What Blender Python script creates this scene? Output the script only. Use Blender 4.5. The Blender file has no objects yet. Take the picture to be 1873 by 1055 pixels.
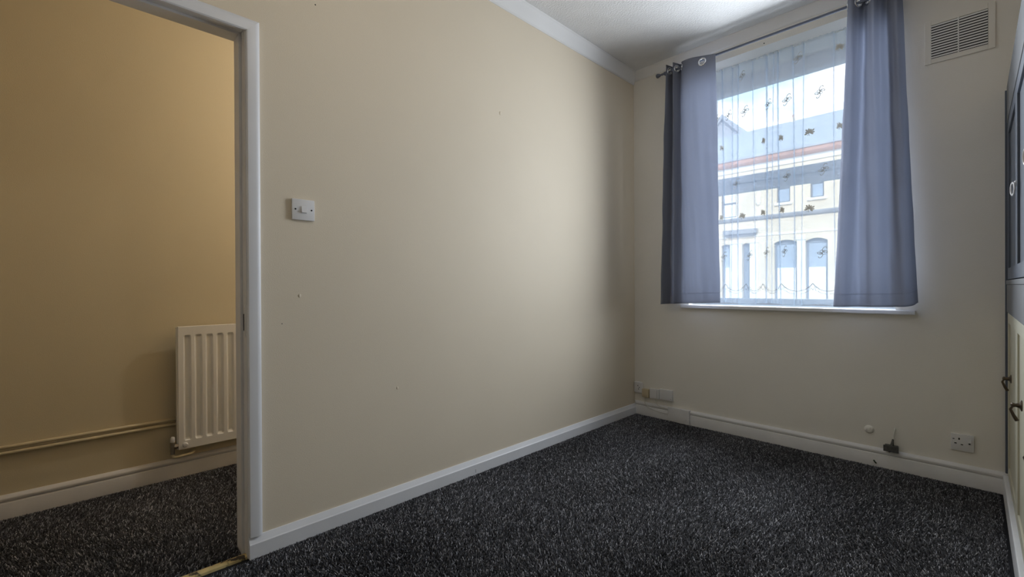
import bpy, bmesh, math, random
import numpy as np
from mathutils import Vector, Matrix
random.seed(7)
rng = np.random.default_rng(7)
scene = bpy.context.scene
COL = scene.collection

# ------------------------------------------------------------------ camera
FPX, YAW, PITCH, ROLL = 822.92, math.radians(45.7203), math.radians(-0.1765), math.radians(-0.2713)
fwd = Vector((-math.sin(YAW)*math.cos(PITCH), math.cos(YAW)*math.cos(PITCH), math.sin(PITCH)))
rgt = Vector((math.cos(YAW), math.sin(YAW), 0.0))
upv = rgt.cross(fwd)
R_ = rgt*math.cos(ROLL) + upv*math.sin(ROLL)
U_ = upv*math.cos(ROLL) - rgt*math.sin(ROLL)
cam_data = bpy.data.cameras.new('camera')
cam_data.sensor_fit = 'HORIZONTAL'
cam_data.sensor_width = 36.0
cam_data.lens = FPX*36.0/1873.0
cam_data.clip_start = 0.02
cam_data.clip_end = 300
cam = bpy.data.objects.new('camera', cam_data)
COL.objects.link(cam)
M4 = Matrix((R_, U_, -fwd)).transposed().to_4x4()
M4.translation = Vector((1.9683, -3.3439, 1.05))
cam.matrix_world = M4
scene.camera = cam

# ------------------------------------------------------------------ exposure
scene.view_settings.view_transform = 'Standard'
scene.view_settings.look = 'None'
scene.view_settings.gamma = 1.0
scene.view_settings.use_curve_mapping = False
scene.view_settings.exposure = 0.0
scene.cycles.max_bounces = 10
scene.cycles.diffuse_bounces = 6
scene.cycles.transparent_max_bounces = 24
scene.cycles.caustics_reflective = False
scene.cycles.caustics_refractive = False

# ------------------------------------------------------------------ sky
SKY_STRENGTH = 2.1
world = bpy.data.worlds.new('sky')
scene.world = world
world.use_nodes = True
wn, wl = world.node_tree.nodes, world.node_tree.links
wn.clear()
w_out = wn.new('ShaderNodeOutputWorld')
w_bg = wn.new('ShaderNodeBackground')
w_tc = wn.new('ShaderNodeTexCoord')
w_map = wn.new('ShaderNodeMapping')
w_map.inputs['Scale'].default_value = (1.6, 1.6, 4.2)
w_map.inputs['Location'].default_value = (0.35, 0.2, 0.62)
w_noise = wn.new('ShaderNodeTexNoise')
w_noise.inputs['Scale'].default_value = 1.7
w_noise.inputs['Detail'].default_value = 6
w_noise.inputs['Roughness'].default_value = 0.55
w_ramp = wn.new('ShaderNodeValToRGB')
w_ramp.color_ramp.elements[0].position = 0.36
w_ramp.color_ramp.elements[0].color = (0.62, 0.88, 1.08, 1)
w_ramp.color_ramp.elements[1].position = 0.48
w_ramp.color_ramp.elements[1].color = (1.25, 1.27, 1.32, 1)
wl.new(w_tc.outputs['Generated'], w_map.inputs['Vector'])
wl.new(w_map.outputs['Vector'], w_noise.inputs['Vector'])
w_sep = wn.new('ShaderNodeSeparateXYZ')       # haze whitens the sky towards the roofs, blue opens higher up
w_hz = wn.new('ShaderNodeMath'); w_hz.operation = 'MULTIPLY_ADD'
w_hz.inputs[1].default_value = -0.9
w_hz.inputs[2].default_value = 0.30
w_add = wn.new('ShaderNodeMath'); w_add.operation = 'ADD'
wl.new(w_tc.outputs['Generated'], w_sep.inputs['Vector'])
wl.new(w_sep.outputs['Z'], w_hz.inputs[0])
wl.new(w_hz.outputs['Value'], w_add.inputs[0])
wl.new(w_noise.outputs['Fac'], w_add.inputs[1])
wl.new(w_add.outputs['Value'], w_ramp.inputs['Fac'])
wl.new(w_ramp.outputs['Color'], w_bg.inputs['Color'])
w_bg.inputs['Strength'].default_value = SKY_STRENGTH
wl.new(w_bg.outputs['Background'], w_out.inputs['Surface'])

# ------------------------------------------------------------------ sun (behind the house, lights the far side of the street)
sun_d = bpy.data.lights.new('sun', 'SUN')
sun_d.energy = 2.9
sun_d.angle = math.radians(0.6)
sun_d.color = (1.0, 0.95, 0.86)
sun = bpy.data.objects.new('sun', sun_d)
COL.objects.link(sun)
sun.rotation_euler = Vector((-0.30, 0.72, -0.62)).to_track_quat('-Z', 'Y').to_euler()
sun.location = (0, -6, 12)

# ------------------------------------------------------------------ daylight entering the room through the window recess
day_d = bpy.data.lights.new('window_daylight', 'AREA')
day_d.shape = 'RECTANGLE'
day_d.size, day_d.size_y = 1.14, 1.60
day_d.energy = 57.0
day_d.color = (0.85, 0.92, 1.0)
day_d.spread = math.radians(146)
day = bpy.data.objects.new('window_daylight', day_d)
COL.objects.link(day)
day.location = (1.06, 0.060, 1.74)
day.rotation_euler = Vector((0.0, -1.0, -0.05)).to_track_quat('-Z', 'Y').to_euler()

# ================================================================== materials
def new_mat(name):
    m = bpy.data.materials.new(name)
    m.use_nodes = True
    nt = m.node_tree
    nt.nodes.clear()
    out = nt.nodes.new('ShaderNodeOutputMaterial')
    return m, nt.nodes, nt.links, out

def paint(name, col, rough=0.6, var=0.04, vscale=3.0, bump=0.0, bscale=200.0, metal=0.0, spec=0.3, dist=0.001, wear=None, stretch=None, bdetail=3):
    """Principled paint: base colour with slight tonal variation and fine relief."""
    m, N, L, out = new_mat(name)
    p = N.new('ShaderNodeBsdfPrincipled')
    p.inputs['Roughness'].default_value = rough
    p.inputs['Metallic'].default_value = metal
    p.inputs['Specular IOR Level'].default_value = spec
    tc = N.new('ShaderNodeTexCoord')
    vec = tc.outputs['Object']
    if stretch:
        mp = N.new('ShaderNodeMapping')
        mp.inputs['Scale'].default_value = stretch
        L.new(vec, mp.inputs['Vector'])
        vec = mp.outputs['Vector']
    n = N.new('ShaderNodeTexNoise')
    n.inputs['Scale'].default_value = vscale
    n.inputs['Detail'].default_value = 4
    L.new(vec, n.inputs['Vector'])
    r = N.new('ShaderNodeValToRGB')
    c = Vector(col)
    r.color_ramp.elements[0].position = 0.3
    r.color_ramp.elements[0].color = (*(c*(1-var)), 1)
    r.color_ramp.elements[1].position = 0.7
    r.color_ramp.elements[1].color = (*(c*(1+var)), 1)
    L.new(n.outputs['Fac'], r.inputs['Fac'])
    colout = r.outputs['Color']
    if wear:
        wcol, wscale, thr = wear
        n2 = N.new('ShaderNodeTexNoise')
        n2.inputs['Scale'].default_value = wscale
        n2.inputs['Detail'].default_value = 6
        L.new(tc.outputs['Object'], n2.inputs['Vector'])
        r2 = N.new('ShaderNodeValToRGB')
        r2.color_ramp.elements[0].position = thr
        r2.color_ramp.elements[1].position = thr+0.06
        L.new(n2.outputs['Fac'], r2.inputs['Fac'])
        mx = N.new('ShaderNodeMix')
        mx.data_type = 'RGBA'
        L.new(r2.outputs['Color'], mx.inputs[0])
        L.new(colout, mx.inputs[6])
        mx.inputs[7].default_value = (*wcol, 1)
        colout = mx.outputs[2]
    L.new(colout, p.inputs['Base Color'])
    if bump > 0:
        b = N.new('ShaderNodeBump')
        b.inputs['Strength'].default_value = bump
        b.inputs['Distance'].default_value = dist
        nb = N.new('ShaderNodeTexNoise')
        nb.inputs['Scale'].default_value = bscale
        nb.inputs['Detail'].default_value = bdetail
        L.new(vec, nb.inputs['Vector'])
        L.new(nb.outputs['Fac'], b.inputs['Height'])
        L.new(b.outputs['Normal'], p.inputs['Normal'])
    L.new(p.outputs['BSDF'], out.inputs['Surface'])
    return m

MAT = {}
MAT['wall'] = paint('cream_wallpaper', (0.72, 0.63, 0.495), 0.62, 0.025, 1.3, 0.35, 260, dist=0.0012, spec=0.25)
MAT['wall_front'] = paint('brightened_cream_plaster', (0.80, 0.765, 0.70), 0.7, 0.03, 1.6, 0.4, 220, dist=0.0014, spec=0.2)  # tone lifted to stand in for bounce light this wall lacks
MAT['hall_wall'] = paint('hall_cream_wallpaper', (0.69, 0.605, 0.425), 0.65, 0.03, 1.2, 0.4, 260, dist=0.0012, spec=0.2)
MAT['ceiling'] = paint('stippled_ceiling_paint', (0.74, 0.73, 0.72), 0.85, 0.03, 6, 0.8, 95, dist=0.006, spec=0.1)
MAT['gloss'] = paint('white_gloss_paint', (0.74, 0.74, 0.76), 0.38, 0.03, 5, 0.15, 90, dist=0.001, spec=0.4)
MAT['gloss_worn'] = paint('worn_white_gloss_paint', (0.72, 0.71, 0.71), 0.42, 0.05, 8, 0.2, 90, dist=0.001, spec=0.4)
MAT['cornice'] = paint('white_matt_cornice', (0.78, 0.77, 0.76), 0.8, 0.02, 4, 0.1, 120, spec=0.15)
MAT['plastic'] = paint('white_plastic', (0.72, 0.71, 0.71), 0.35, 0.02, 10, spec=0.45)
MAT['plastic_old'] = paint('yellowed_plastic', (0.60, 0.50, 0.33), 0.45, 0.05, 14, spec=0.4)
MAT['hole'] = paint('dark_slot', (0.015, 0.015, 0.017), 0.8, 0.1, 20)
MAT['radiator'] = paint('radiator_enamel', (0.86, 0.85, 0.82), 0.28, 0.02, 6, spec=0.5)
MAT['pipe'] = paint('cream_painted_pipe', (0.66, 0.57, 0.38), 0.45, 0.05, 9, spec=0.4)
MAT['metal'] = paint('dull_brass_metal', (0.33, 0.30, 0.26), 0.4, 0.2, 40, metal=0.8)
MAT['chrome'] = paint('brushed_chrome', (0.72, 0.73, 0.76), 0.22, 0.03, 40, metal=1.0)
MAT['rod'] = paint('gunmetal_rod', (0.13, 0.145, 0.19), 0.45, 0.06, 20, metal=0.3, spec=0.4)
MAT['slate_door'] = paint('slate_blue_paint', (0.105, 0.122, 0.155), 0.5, 0.08, 5, 0.1, 80)
MAT['grey_rail'] = paint('grey_paint', (0.15, 0.152, 0.158), 0.6, 0.05, 5, 0.1, 80)
MAT['cream_door'] = paint('cream_cupboard_paint', (0.54, 0.52, 0.41), 0.5, 0.04, 4, 0.1, 80)
MAT['bronze'] = paint('antique_bronze', (0.10, 0.075, 0.05), 0.4, 0.2, 30, metal=0.7)
MAT['dark_box'] = paint('tarnished_metal_box', (0.10, 0.10, 0.095), 0.5, 0.25, 60, metal=0.4)
MAT['cable'] = paint('white_cable_sheath', (0.66, 0.65, 0.60), 0.5, 0.04, 20)
MAT['stub'] = paint('green_black_cable', (0.04, 0.06, 0.04), 0.6, 0.2, 60)
MAT['threshold'] = paint('worn_brass_strip', (0.55, 0.43, 0.20), 0.45, 0.15, 25, 0.4, 60, spec=0.4, wear=((0.05, 0.04, 0.03), 30, 0.575))
MAT['stone'] = paint('pale_sandstone', (0.76, 0.66, 0.52), 0.85, 0.10, 0.9, 0.3, 12, dist=0.02)
MAT['stone_trim'] = paint('white_painted_stone', (0.84, 0.83, 0.80), 0.8, 0.05, 1.5)
MAT['ledge'] = paint('weathered_stone_ledge', (0.34, 0.34, 0.37), 0.85, 0.12, 2.0)
MAT['slate'] = paint('grey_roof_slate', (0.36, 0.37, 0.42), 0.75, 0.12, 1.4, 0.4, 9, dist=0.02)
MAT['eave'] = paint('red_brick_frieze', (0.50, 0.28, 0.22), 0.8, 0.15, 2.5)
MAT['house_door'] = paint('blue_grey_house_door', (0.24, 0.28, 0.36), 0.6, 0.08, 2)
MAT['dark_frame'] = paint('dark_sash_frame', (0.22, 0.23, 0.27), 0.6, 0.05, 4)
MAT['pale_panel'] = paint('white_panel', (0.86, 0.87, 0.88), 0.8, 0.03, 3)
MAT['tarmac'] = paint('street_tarmac', (0.16, 0.16, 0.17), 0.9, 0.15, 2.0, 0.4, 60, dist=0.01)
MAT['pavement'] = paint('pavement_slab', (0.42, 0.41, 0.40), 0.9, 0.1, 2.0, 0.3, 40, dist=0.01)
MAT['subfloor'] = paint('dark_carpet_backing', (0.014, 0.014, 0.017), 0.95, 0.2, 40)

def mat_carpet():
    m, N, L, out = new_mat('charcoal_twist_pile')
    p = N.new('ShaderNodeBsdfPrincipled')
    p.inputs['Roughness'].default_value = 0.75
    p.inputs['Specular IOR Level'].default_value = 0.25
    p.inputs['Sheen Weight'].default_value = 0.15
    a = N.new('ShaderNodeAttribute')
    a.attribute_name = 'tone'
    r = N.new('ShaderNodeValToRGB')
    e = r.color_ramp.elements
    e[0].position = 0.0;  e[0].color = (0.012, 0.012, 0.015, 1)
    e[1].position = 1.0;  e[1].color = (0.60, 0.60, 0.64, 1)
    k = e.new(0.62); k.color = (0.060, 0.061, 0.070, 1)
    k = e.new(0.86); k.color = (0.20, 0.20, 0.22, 1)
    L.new(a.outputs['Fac'], r.inputs['Fac'])
    L.new(r.outputs['Color'], p.inputs['Base Color'])
    L.new(p.outputs['BSDF'], out.inputs['Surface'])
    return m
MAT['carpet'] = mat_carpet()

def mat_fabric():
    m, N, L, out = new_mat('blue_grey_curtain_cloth')
    tc = N.new('ShaderNodeTexCoord')
    n = N.new('ShaderNodeTexNoise')
    n.inputs['Scale'].default_value = 420
    n.inputs['Detail'].default_value = 2
    L.new(tc.outputs['Object'], n.inputs['Vector'])
    r = N.new('ShaderNodeValToRGB')
    r.color_ramp.elements[0].color = (0.27, 0.28, 0.325, 1)
    r.color_ramp.elements[1].color = (0.335, 0.345, 0.40, 1)
    L.new(n.outputs['Fac'], r.inputs['Fac'])
    b = N.new('ShaderNodeBump')
    b.inputs['Strength'].default_value = 0.3
    b.inputs['Distance'].default_value = 0.0006
    L.new(n.outputs['Fac'], b.inputs['Height'])
    d = N.new('ShaderNodeBsdfDiffuse')
    t = N.new('ShaderNodeBsdfTranslucent')
    L.new(r.outputs['Color'], d.inputs['Color'])
    L.new(b.outputs['Normal'], d.inputs['Normal'])
    t.inputs['Color'].default_value = (0.345, 0.37, 0.435, 1)
    mx = N.new('ShaderNodeMixShader')
    mx.inputs['Fac'].default_value = 0.42
    L.new(d.outputs['BSDF'], mx.inputs[1])
    L.new(t.outputs['BSDF'], mx.inputs[2])
    L.new(mx.outputs['Shader'], out.inputs['Surface'])
    return m
MAT['fabric'] = mat_fabric()

def mat_net():
    m, N, L, out = new_mat('white_voile_net')
    tr = N.new('ShaderNodeBsdfTransparent')
    d = N.new('ShaderNodeBsdfDiffuse')
    t = N.new('ShaderNodeBsdfTranslucent')
    d.inputs['Color'].default_value = (0.84, 0.88, 0.94, 1)
    t.inputs['Color'].default_value = (0.74, 0.85, 0.98, 1)
    mx = N.new('ShaderNodeMixShader')
    mx.inputs['Fac'].default_value = 0.66
    L.new(d.outputs['BSDF'], mx.inputs[1])
    L.new(t.outputs['BSDF'], mx.inputs[2])
    m2 = N.new('ShaderNodeMixShader')
    m2.inputs['Fac'].default_value = 0.40
    L.new(tr.outputs['BSDF'], m2.inputs[1])
    L.new(mx.outputs['Shader'], m2.inputs[2])
    L.new(m2.outputs['Shader'], out.inputs['Surface'])
    return m
MAT['net'] = mat_net()
def mat_thread(name, col, fac):
    m, N, L, out = new_mat(name)
    tc = N.new('ShaderNodeTexCoord')
    n = N.new('ShaderNodeTexNoise')
    n.inputs['Scale'].default_value = 300
    L.new(tc.outputs['Object'], n.inputs['Vector'])
    r = N.new('ShaderNodeValToRGB')
    r.color_ramp.elements[0].color = (*[c*.85 for c in col], 1)
    r.color_ramp.elements[1].color = (*col, 1)
    L.new(n.outputs['Fac'], r.inputs['Fac'])
    d = N.new('ShaderNodeBsdfDiffuse')
    t = N.new('ShaderNodeBsdfTransparent')
    L.new(r.outputs['Color'], d.inputs['Color'])
    mx = N.new('ShaderNodeMixShader')
    mx.inputs['Fac'].default_value = fac
    L.new(d.outputs['BSDF'], mx.inputs[1])
    L.new(t.outputs['BSDF'], mx.inputs[2])
    L.new(mx.outputs['Shader'], out.inputs['Surface'])
    return m
MAT['thread'] = mat_thread('grey_embroidery_thread', (0.50, 0.49, 0.45), 0.06)
MAT['petal'] = mat_thread('beige_embroidery_petal', (0.66, 0.62, 0.52), 0.28)
MAT['hem'] = mat_thread('pale_lace_thread', (0.50, 0.51, 0.54), 0.2)

def mat_glass(name, tint=(0.96, 0.985, 1.0), refl=0.08):
    m, N, L, out = new_mat(name)
    tr = N.new('ShaderNodeBsdfTransparent')
    tr.inputs['Color'].default_value = (*tint, 1)
    g = N.new('ShaderNodeBsdfGlossy')
    g.inputs['Roughness'].default_value = 0.02
    mx = N.new('ShaderNodeMixShader')
    mx.inputs['Fac'].default_value = refl
    L.new(tr.outputs['BSDF'], mx.inputs[1])
    L.new(g.outputs['BSDF'], mx.inputs[2])
    L.new(mx.outputs['Shader'], out.inputs['Surface'])
    return m
MAT['glass'] = mat_glass('window_glass')
MAT['house_pane'] = paint('dark_reflective_pane', (0.34, 0.42, 0.54), 0.12, 0.1, 1.0, spec=0.6)

def mat_emit(name, col, s):
    m, N, L, out = new_mat(name)
    e = N.new('ShaderNodeEmission')
    e.inputs['Color'].default_value = (*col, 1)
    e.inputs['Strength'].default_value = s
    L.new(e.outputs['Emission'], out.inputs['Surface'])
    return m

# ================================================================== helpers
def box(bm, x0, x1, y0, y1, z0, z1, bev=0.0, seg=2):
    r = bmesh.ops.create_cube(bm, size=1.0)
    vs = r['verts']
    for v in vs:
        v.co = Vector((x0+(v.co.x+.5)*(x1-x0), y0+(v.co.y+.5)*(y1-y0), z0+(v.co.z+.5)*(z1-z0)))
    if bev > 0:
        es = list({e for v in vs for e in v.link_edges})
        bmesh.ops.bevel(bm, geom=es, offset=bev, segments=seg, affect='EDGES', profile=0.6)

def tube(bm, pts, rad, n=8, cap=True):
    pts = [Vector(p) for p in pts]
    rads = rad if isinstance(rad, (list, tuple)) else [rad]*len(pts)
    rings, prev = [], None
    for i, p in enumerate(pts):
        a = pts[max(i-1, 0)]
        b = pts[min(i+1, len(pts)-1)]
        t = (b-a).normalized()
        if prev is None:
            ref = Vector((0, 0, 1)) if abs(t.z) < 0.9 else Vector((1, 0, 0))
            s = t.cross(ref).normalized()
        else:
            s = (prev - t*prev.dot(t)).normalized()
        prev = s
        q = t.cross(s)
        rings.append([bm.verts.new(p + (s*math.cos(k*2*math.pi/n) + q*math.sin(k*2*math.pi/n))*rads[i]) for k in range(n)])
    for i in range(len(rings)-1):
        for k in range(n):
            bm.faces.new((rings[i][k], rings[i][(k+1) % n], rings[i+1][(k+1) % n], rings[i+1][k]))
    if cap:
        bm.faces.new(list(reversed(rings[0])))
        bm.faces.new(rings[-1])

def lathe(bm, prof, origin, axis='z', n=24):
    """prof: (radius, height) pairs turned around an axis through origin."""
    o = Vector(origin)
    rings = []
    for r, h in prof:
        ring = []
        for k in range(n):
            a = 2*math.pi*k/n
            u, v = math.cos(a)*r, math.sin(a)*r
            d = {'z': (u, v, h), 'x': (h, u, v), 'y': (u, h, v)}[axis]
            ring.append(bm.verts.new(o+Vector(d)))
        rings.append(ring)
    for i in range(len(rings)-1):
        for k in range(n):
            bm.faces.new((rings[i][k], rings[i][(k+1) % n], rings[i+1][(k+1) % n], rings[i+1][k]))
    bm.faces.new(list(reversed(rings[0])))
    bm.faces.new(rings[-1])

def prism(bm, prof, axis, a0, a1, m0=(0, 0), m1=(0, 0)):
    """Extrude a closed 2-D profile. axis 'y': profile is (x,z); axis 'x': (y,z); axis 'z': (x,y).
    m0/m1: (index, factor) mitre - the end shifts by factor*profile[index]."""
    ends = []
    for a, mt in ((a0, m0), (a1, m1)):
        ring = []
        for p in prof:
            s = a + mt[1]*p[mt[0]]
            co = {'y': (p[0], s, p[1]), 'x': (s, p[0], p[1]), 'z': (p[0], p[1], s)}[axis]
            ring.append(bm.verts.new(co))
        ends.append(ring)
    n = len(prof)
    for i in range(n):
        bm.faces.new((ends[0][i], ends[0][(i+1) % n], ends[1][(i+1) % n], ends[1][i]))
    bm.faces.new(list(reversed(ends[0])))
    bm.faces.new(ends[1])

def obj(name, bm, mat, parent=None, smooth=False, angle=None):
    bmesh.ops.recalc_face_normals(bm, faces=bm.faces[:])
    me = bpy.data.meshes.new(name)
    bm.to_mesh(me)
    bm.free()
    if smooth:
        me.polygons.foreach_set('use_smooth', [True]*len(me.polygons))
        if angle:
            me.set_sharp_from_angle(angle=math.radians(angle))
    me.materials.append(MAT[mat] if isinstance(mat, str) else mat)
    o = bpy.data.objects.new(name, me)
    COL.objects.link(o)
    if parent is not None:
        o.parent = parent
        o.matrix_parent_inverse = parent.matrix_basis.inverted()
    return o

def inst(name, src, loc, parent=None, rot=(0, 0, 0), scale=(1, 1, 1)):
    o = bpy.data.objects.new(name, src.data if hasattr(src, 'data') else src)
    COL.objects.link(o)
    o.location, o.rotation_euler, o.scale = loc, rot, scale
    if parent is not None:
        o.parent = parent
        o.matrix_parent_inverse = parent.matrix_basis.inverted()
    return o

def empty(name, loc, label=None, cat=None, group=None, kind=None):
    o = bpy.data.objects.new(name, None)
    COL.objects.link(o)
    o.location = loc
    o.empty_display_size = 0.05
    return tag(o, label, cat, group, kind)

def tag(o, label=None, cat=None, group=None, kind=None):
    if label: o['label'] = label
    if cat: o['category'] = cat
    if group: o['group'] = group
    if kind: o['kind'] = kind
    return o

def struct(name, bm, mat, label, **k):
    return tag(obj(name, bm, mat, **k), label, kind='structure')

def part(name, mat, parent, fn, smooth=False, angle=None, label=None):
    bm = bmesh.new()
    fn(bm)
    o = obj(name, bm, mat, parent, smooth, angle)
    if label: o['label'] = label
    return o

# ================================================================== dimensions (m). origin: corner of left wall and window wall
CEIL = 2.81
YB, XR = -4.45, 2.62          # back wall, true right wall (behind the cupboard)
HX = -1.135                   # far hall wall
WT = 0.105                    # left wall thickness
JY, DY2, DH = -2.865, -3.640, 2.055   # door lining faces and head
OX0, OX1, OZ0, OZ1 = 0.46, 1.66, 0.900, 2.668   # window opening
OUT = 0.47                    # outer face of front wall

# ================================================================== setting
bm = bmesh.new(); box(bm, -1.40, XR+.25, YB-.25, OUT, -0.12, -0.004)
floor = struct('floor', bm, 'subfloor', 'dark backing under the charcoal carpet of room and hall')
bm = bmesh.new(); box(bm, -1.40, XR+.25, YB-.25, OUT, CEIL, CEIL+.15)
struct('ceiling', bm, 'ceiling', 'off-white stippled plaster ceiling')

bm = bmesh.new()
box(bm, -WT, 0, JY+.025, 0, -.004, CEIL)
box(bm, -WT, 0, DY2-.025, JY+.025, DH+.025, CEIL)
box(bm, -WT, 0, YB, DY2-.025, -.004, CEIL)
wall_left = struct('wall_left', bm, 'wall', 'long cream wall with the doorway to the hall')
def dent(parent, name, c, r, axis, mat, sq=1.0):
    def f(b):
        s = bmesh.ops.create_uvsphere(b, u_segments=10, v_segments=6, radius=r)
        for v in s['verts']:
            v.co = Vector(c) + Vector((v.co.x*(.35 if axis == 'x' else 1), v.co.y*(.35 if axis == 'y' else 1), v.co.z*sq))
    return part(name, mat, parent, f, True)
dent(wall_left, 'filler_spot', (0, -2.666, 1.018), .006, 'x', 'wall', 1.4)
dent(wall_left, 'filler_spot', (0, -2.211, .56), .005, 'x', 'wall', 1.6)
dent(wall_left, 'filler_spot', (0, -1.515, 2.087), .008, 'x', 'wall', 1.5)
dent(wall_left, 'nail_hole', (0, -2.594, 2.264), .003, 'x', 'hole')
dent(wall_left, 'nail_hole', (0, -2.735, .905), .002, 'x', 'hole')

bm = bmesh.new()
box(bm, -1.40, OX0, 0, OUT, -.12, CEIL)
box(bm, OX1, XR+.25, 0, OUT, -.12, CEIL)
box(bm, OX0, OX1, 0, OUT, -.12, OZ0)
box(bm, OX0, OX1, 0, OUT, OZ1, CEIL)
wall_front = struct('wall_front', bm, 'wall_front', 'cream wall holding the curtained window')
dent(wall_front, 'screw_hole', (0.985, 0, 2.685), .004, 'y', 'hole')

bm = bmesh.new(); box(bm, XR, XR+.25, YB, 0, -.12, CEIL)
struct('wall_right', bm, 'wall', 'cream wall behind the fitted cupboard')
bm = bmesh.new(); box(bm, -1.40, XR+.25, YB-.25, YB, -.12, CEIL)
struct('wall_back', bm, 'wall', 'cream wall at the back of the room and hall')
bm = bmesh.new(); box(bm, -1.40, HX, YB, 0, -.12, CEIL)
struct('wall_hall', bm, 'hall_wall', 'warm cream hall wall seen through the doorway')

# skirting boards
sk_l = [(0, 0), (.020, 0), (.020, .056), (.017, .060), (.006, .082), (0, .082)]
bm = bmesh.new(); prism(bm, sk_l, 'y', JY+.003, 0, (0, 0), (0, -1))
bl = struct('baseboard_left', bm, 'gloss', 'white chamfered skirting along the long cream wall')
part('scuff', 'hole', bl, lambda b: box(b, .0195, .0206, -1.735, -1.7335, .012, .030))
sk_f = [(0, 0), (-.020, 0), (-.020, .070), (-.0185, .0735), (-.0135, .077), (-.0145, .080), (-.0185, .084),
        (-.020, .089), (-.0195, .095), (-.016, .101), (-.010, .1055), (-.004, .109), (0, .109)]
bm = bmesh.new(); prism(bm, sk_f, 'x', 0, 2.087, (0, -1), (0, 0))
struct('baseboard_front', bm, 'gloss_worn', 'white moulded skirting below the window', smooth=True, angle=25)
sk_h = [(HX-p[0], p[1]) for p in sk_f]
bm = bmesh.new(); prism(bm, sk_h, 'y', YB, 0)
struct('baseboard_hall', bm, 'gloss_worn', 'white moulded skirting along the hall wall under the radiator', smooth=True, angle=25)

# cornice strips
def cprof(s, d, h):
    return [(0, CEIL-h), (s*.004, CEIL-h), (s*(.012), CEIL-h+.006), (s*(d-.006), CEIL-.012), (s*d, CEIL-.004), (s*d, CEIL), (0, CEIL)]
bm = bmesh.new(); prism(bm, cprof(1, .046, .092), 'y', YB, 0, (0, 0), (0, -1))
struct('trim_1', bm, 'cornice', 'white cornice strip above the long cream wall')
bm = bmesh.new(); prism(bm, cprof(-1, .046, .066), 'x', 0, XR, (0, -1), (0, 0))
struct('trim_2', bm, 'cornice', 'white cornice strip above the window')

# ------------------------------------------------------------------ doorway
door = empty('door_1', (0, JY, 0), 'white painted door frame around the open doorway to the hall', kind='structure')
LX0, LX1 = -WT-.008, .004
part('jamb', 'gloss_worn', door, lambda b: box(b, LX0, LX1, JY, JY+.025, 0, DH+.025, .002))
part('jamb', 'gloss_worn', door, lambda b: box(b, LX0, LX1, DY2-.025, DY2, 0, DH+.025, .002))
part('head_lining', 'gloss_worn', door, lambda b: box(b, LX0, LX1, DY2, JY, DH, DH+.025, .002))
part('door_stop', 'gloss_worn', door, lambda b: box(b, LX0, -.042, JY-.010, JY, 0, DH, .002))
part('door_stop', 'gloss_worn', door, lambda b: box(b, LX0, -.042, DY2, DY2+.010, 0, DH, .002))
part('door_stop', 'gloss_worn', door, lambda b: box(b, LX0, -.042, DY2+.010, JY-.010, DH-.010, DH, .002))
aw = .046
def arch_profile(s):   # offsets from the inner edge (0) to the outer edge (aw) against depth
    return [(0, 0), (0, .012), (s*.004, .016), (s*.030, .019), (s*(aw-.006), .018), (s*aw, .014), (s*aw, 0)]
def arch_vert(b, yin, s, z0, z1):
    pr = [(d, yin+o) for o, d in arch_profile(s)]
    ends = []
    for z, mit in ((z0, 0), (z1, 1)):
        ends.append([b.verts.new((x, y, z+mit*abs(y-yin))) for x, y in pr])
    n = len(pr)
    for i in range(n):
        b.faces.new((ends[0][i], ends[0][(i+1) % n], ends[1][(i+1) % n], ends[1][i]))
    b.faces.new(ends[0]); b.faces.new(ends[1])
def arch_head(b, y0, y1, z):
    pr = [(d, o) for o, d in arch_profile(1)]
    ends = []
    for y, sg in ((y0, -1), (y1, 1)):
        ends.append([b.verts.new((x, y+sg*o, z+o)) for x, o in pr])
    n = len(pr)
    for i in range(n):
        b.faces.new((ends[0][i], ends[0][(i+1) % n], ends[1][(i+1) % n], ends[1][i]))
    b.faces.new(ends[0]); b.faces.new(ends[1])
part('architrave', 'gloss', door, lambda b: arch_vert(b, JY+.003, 1, .083, DH-.010), True, 30)
part('architrave', 'gloss', door, lambda b: arch_vert(b, DY2-.003, -1, 0, DH-.010), True, 30)
part('architrave', 'gloss', door, lambda b: arch_head(b, DY2-.003, JY+.003, DH-.010), True, 30)
strike = part('strike_plate', 'gloss_worn', door, lambda b: box(b, -.030, -.004, JY-.0025, JY, .862, .987, .001), label='painted-over strike plate')
part('latch_hole', 'hole', strike, lambda b: box(b, -.027, -.016, JY-.0032, JY-.002, .885, .950))

bm = bmesh.new()
prism(bm, [(-.040, -.003), (-.038, .006), (-.028, .011), (-.016, .011), (-.006, .006), (-.004, -.003)], 'y', DY2, JY)
struct('trim_3', bm, 'threshold', 'worn brass threshold strip between room and hall carpet', smooth=True, angle=40)

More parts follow.
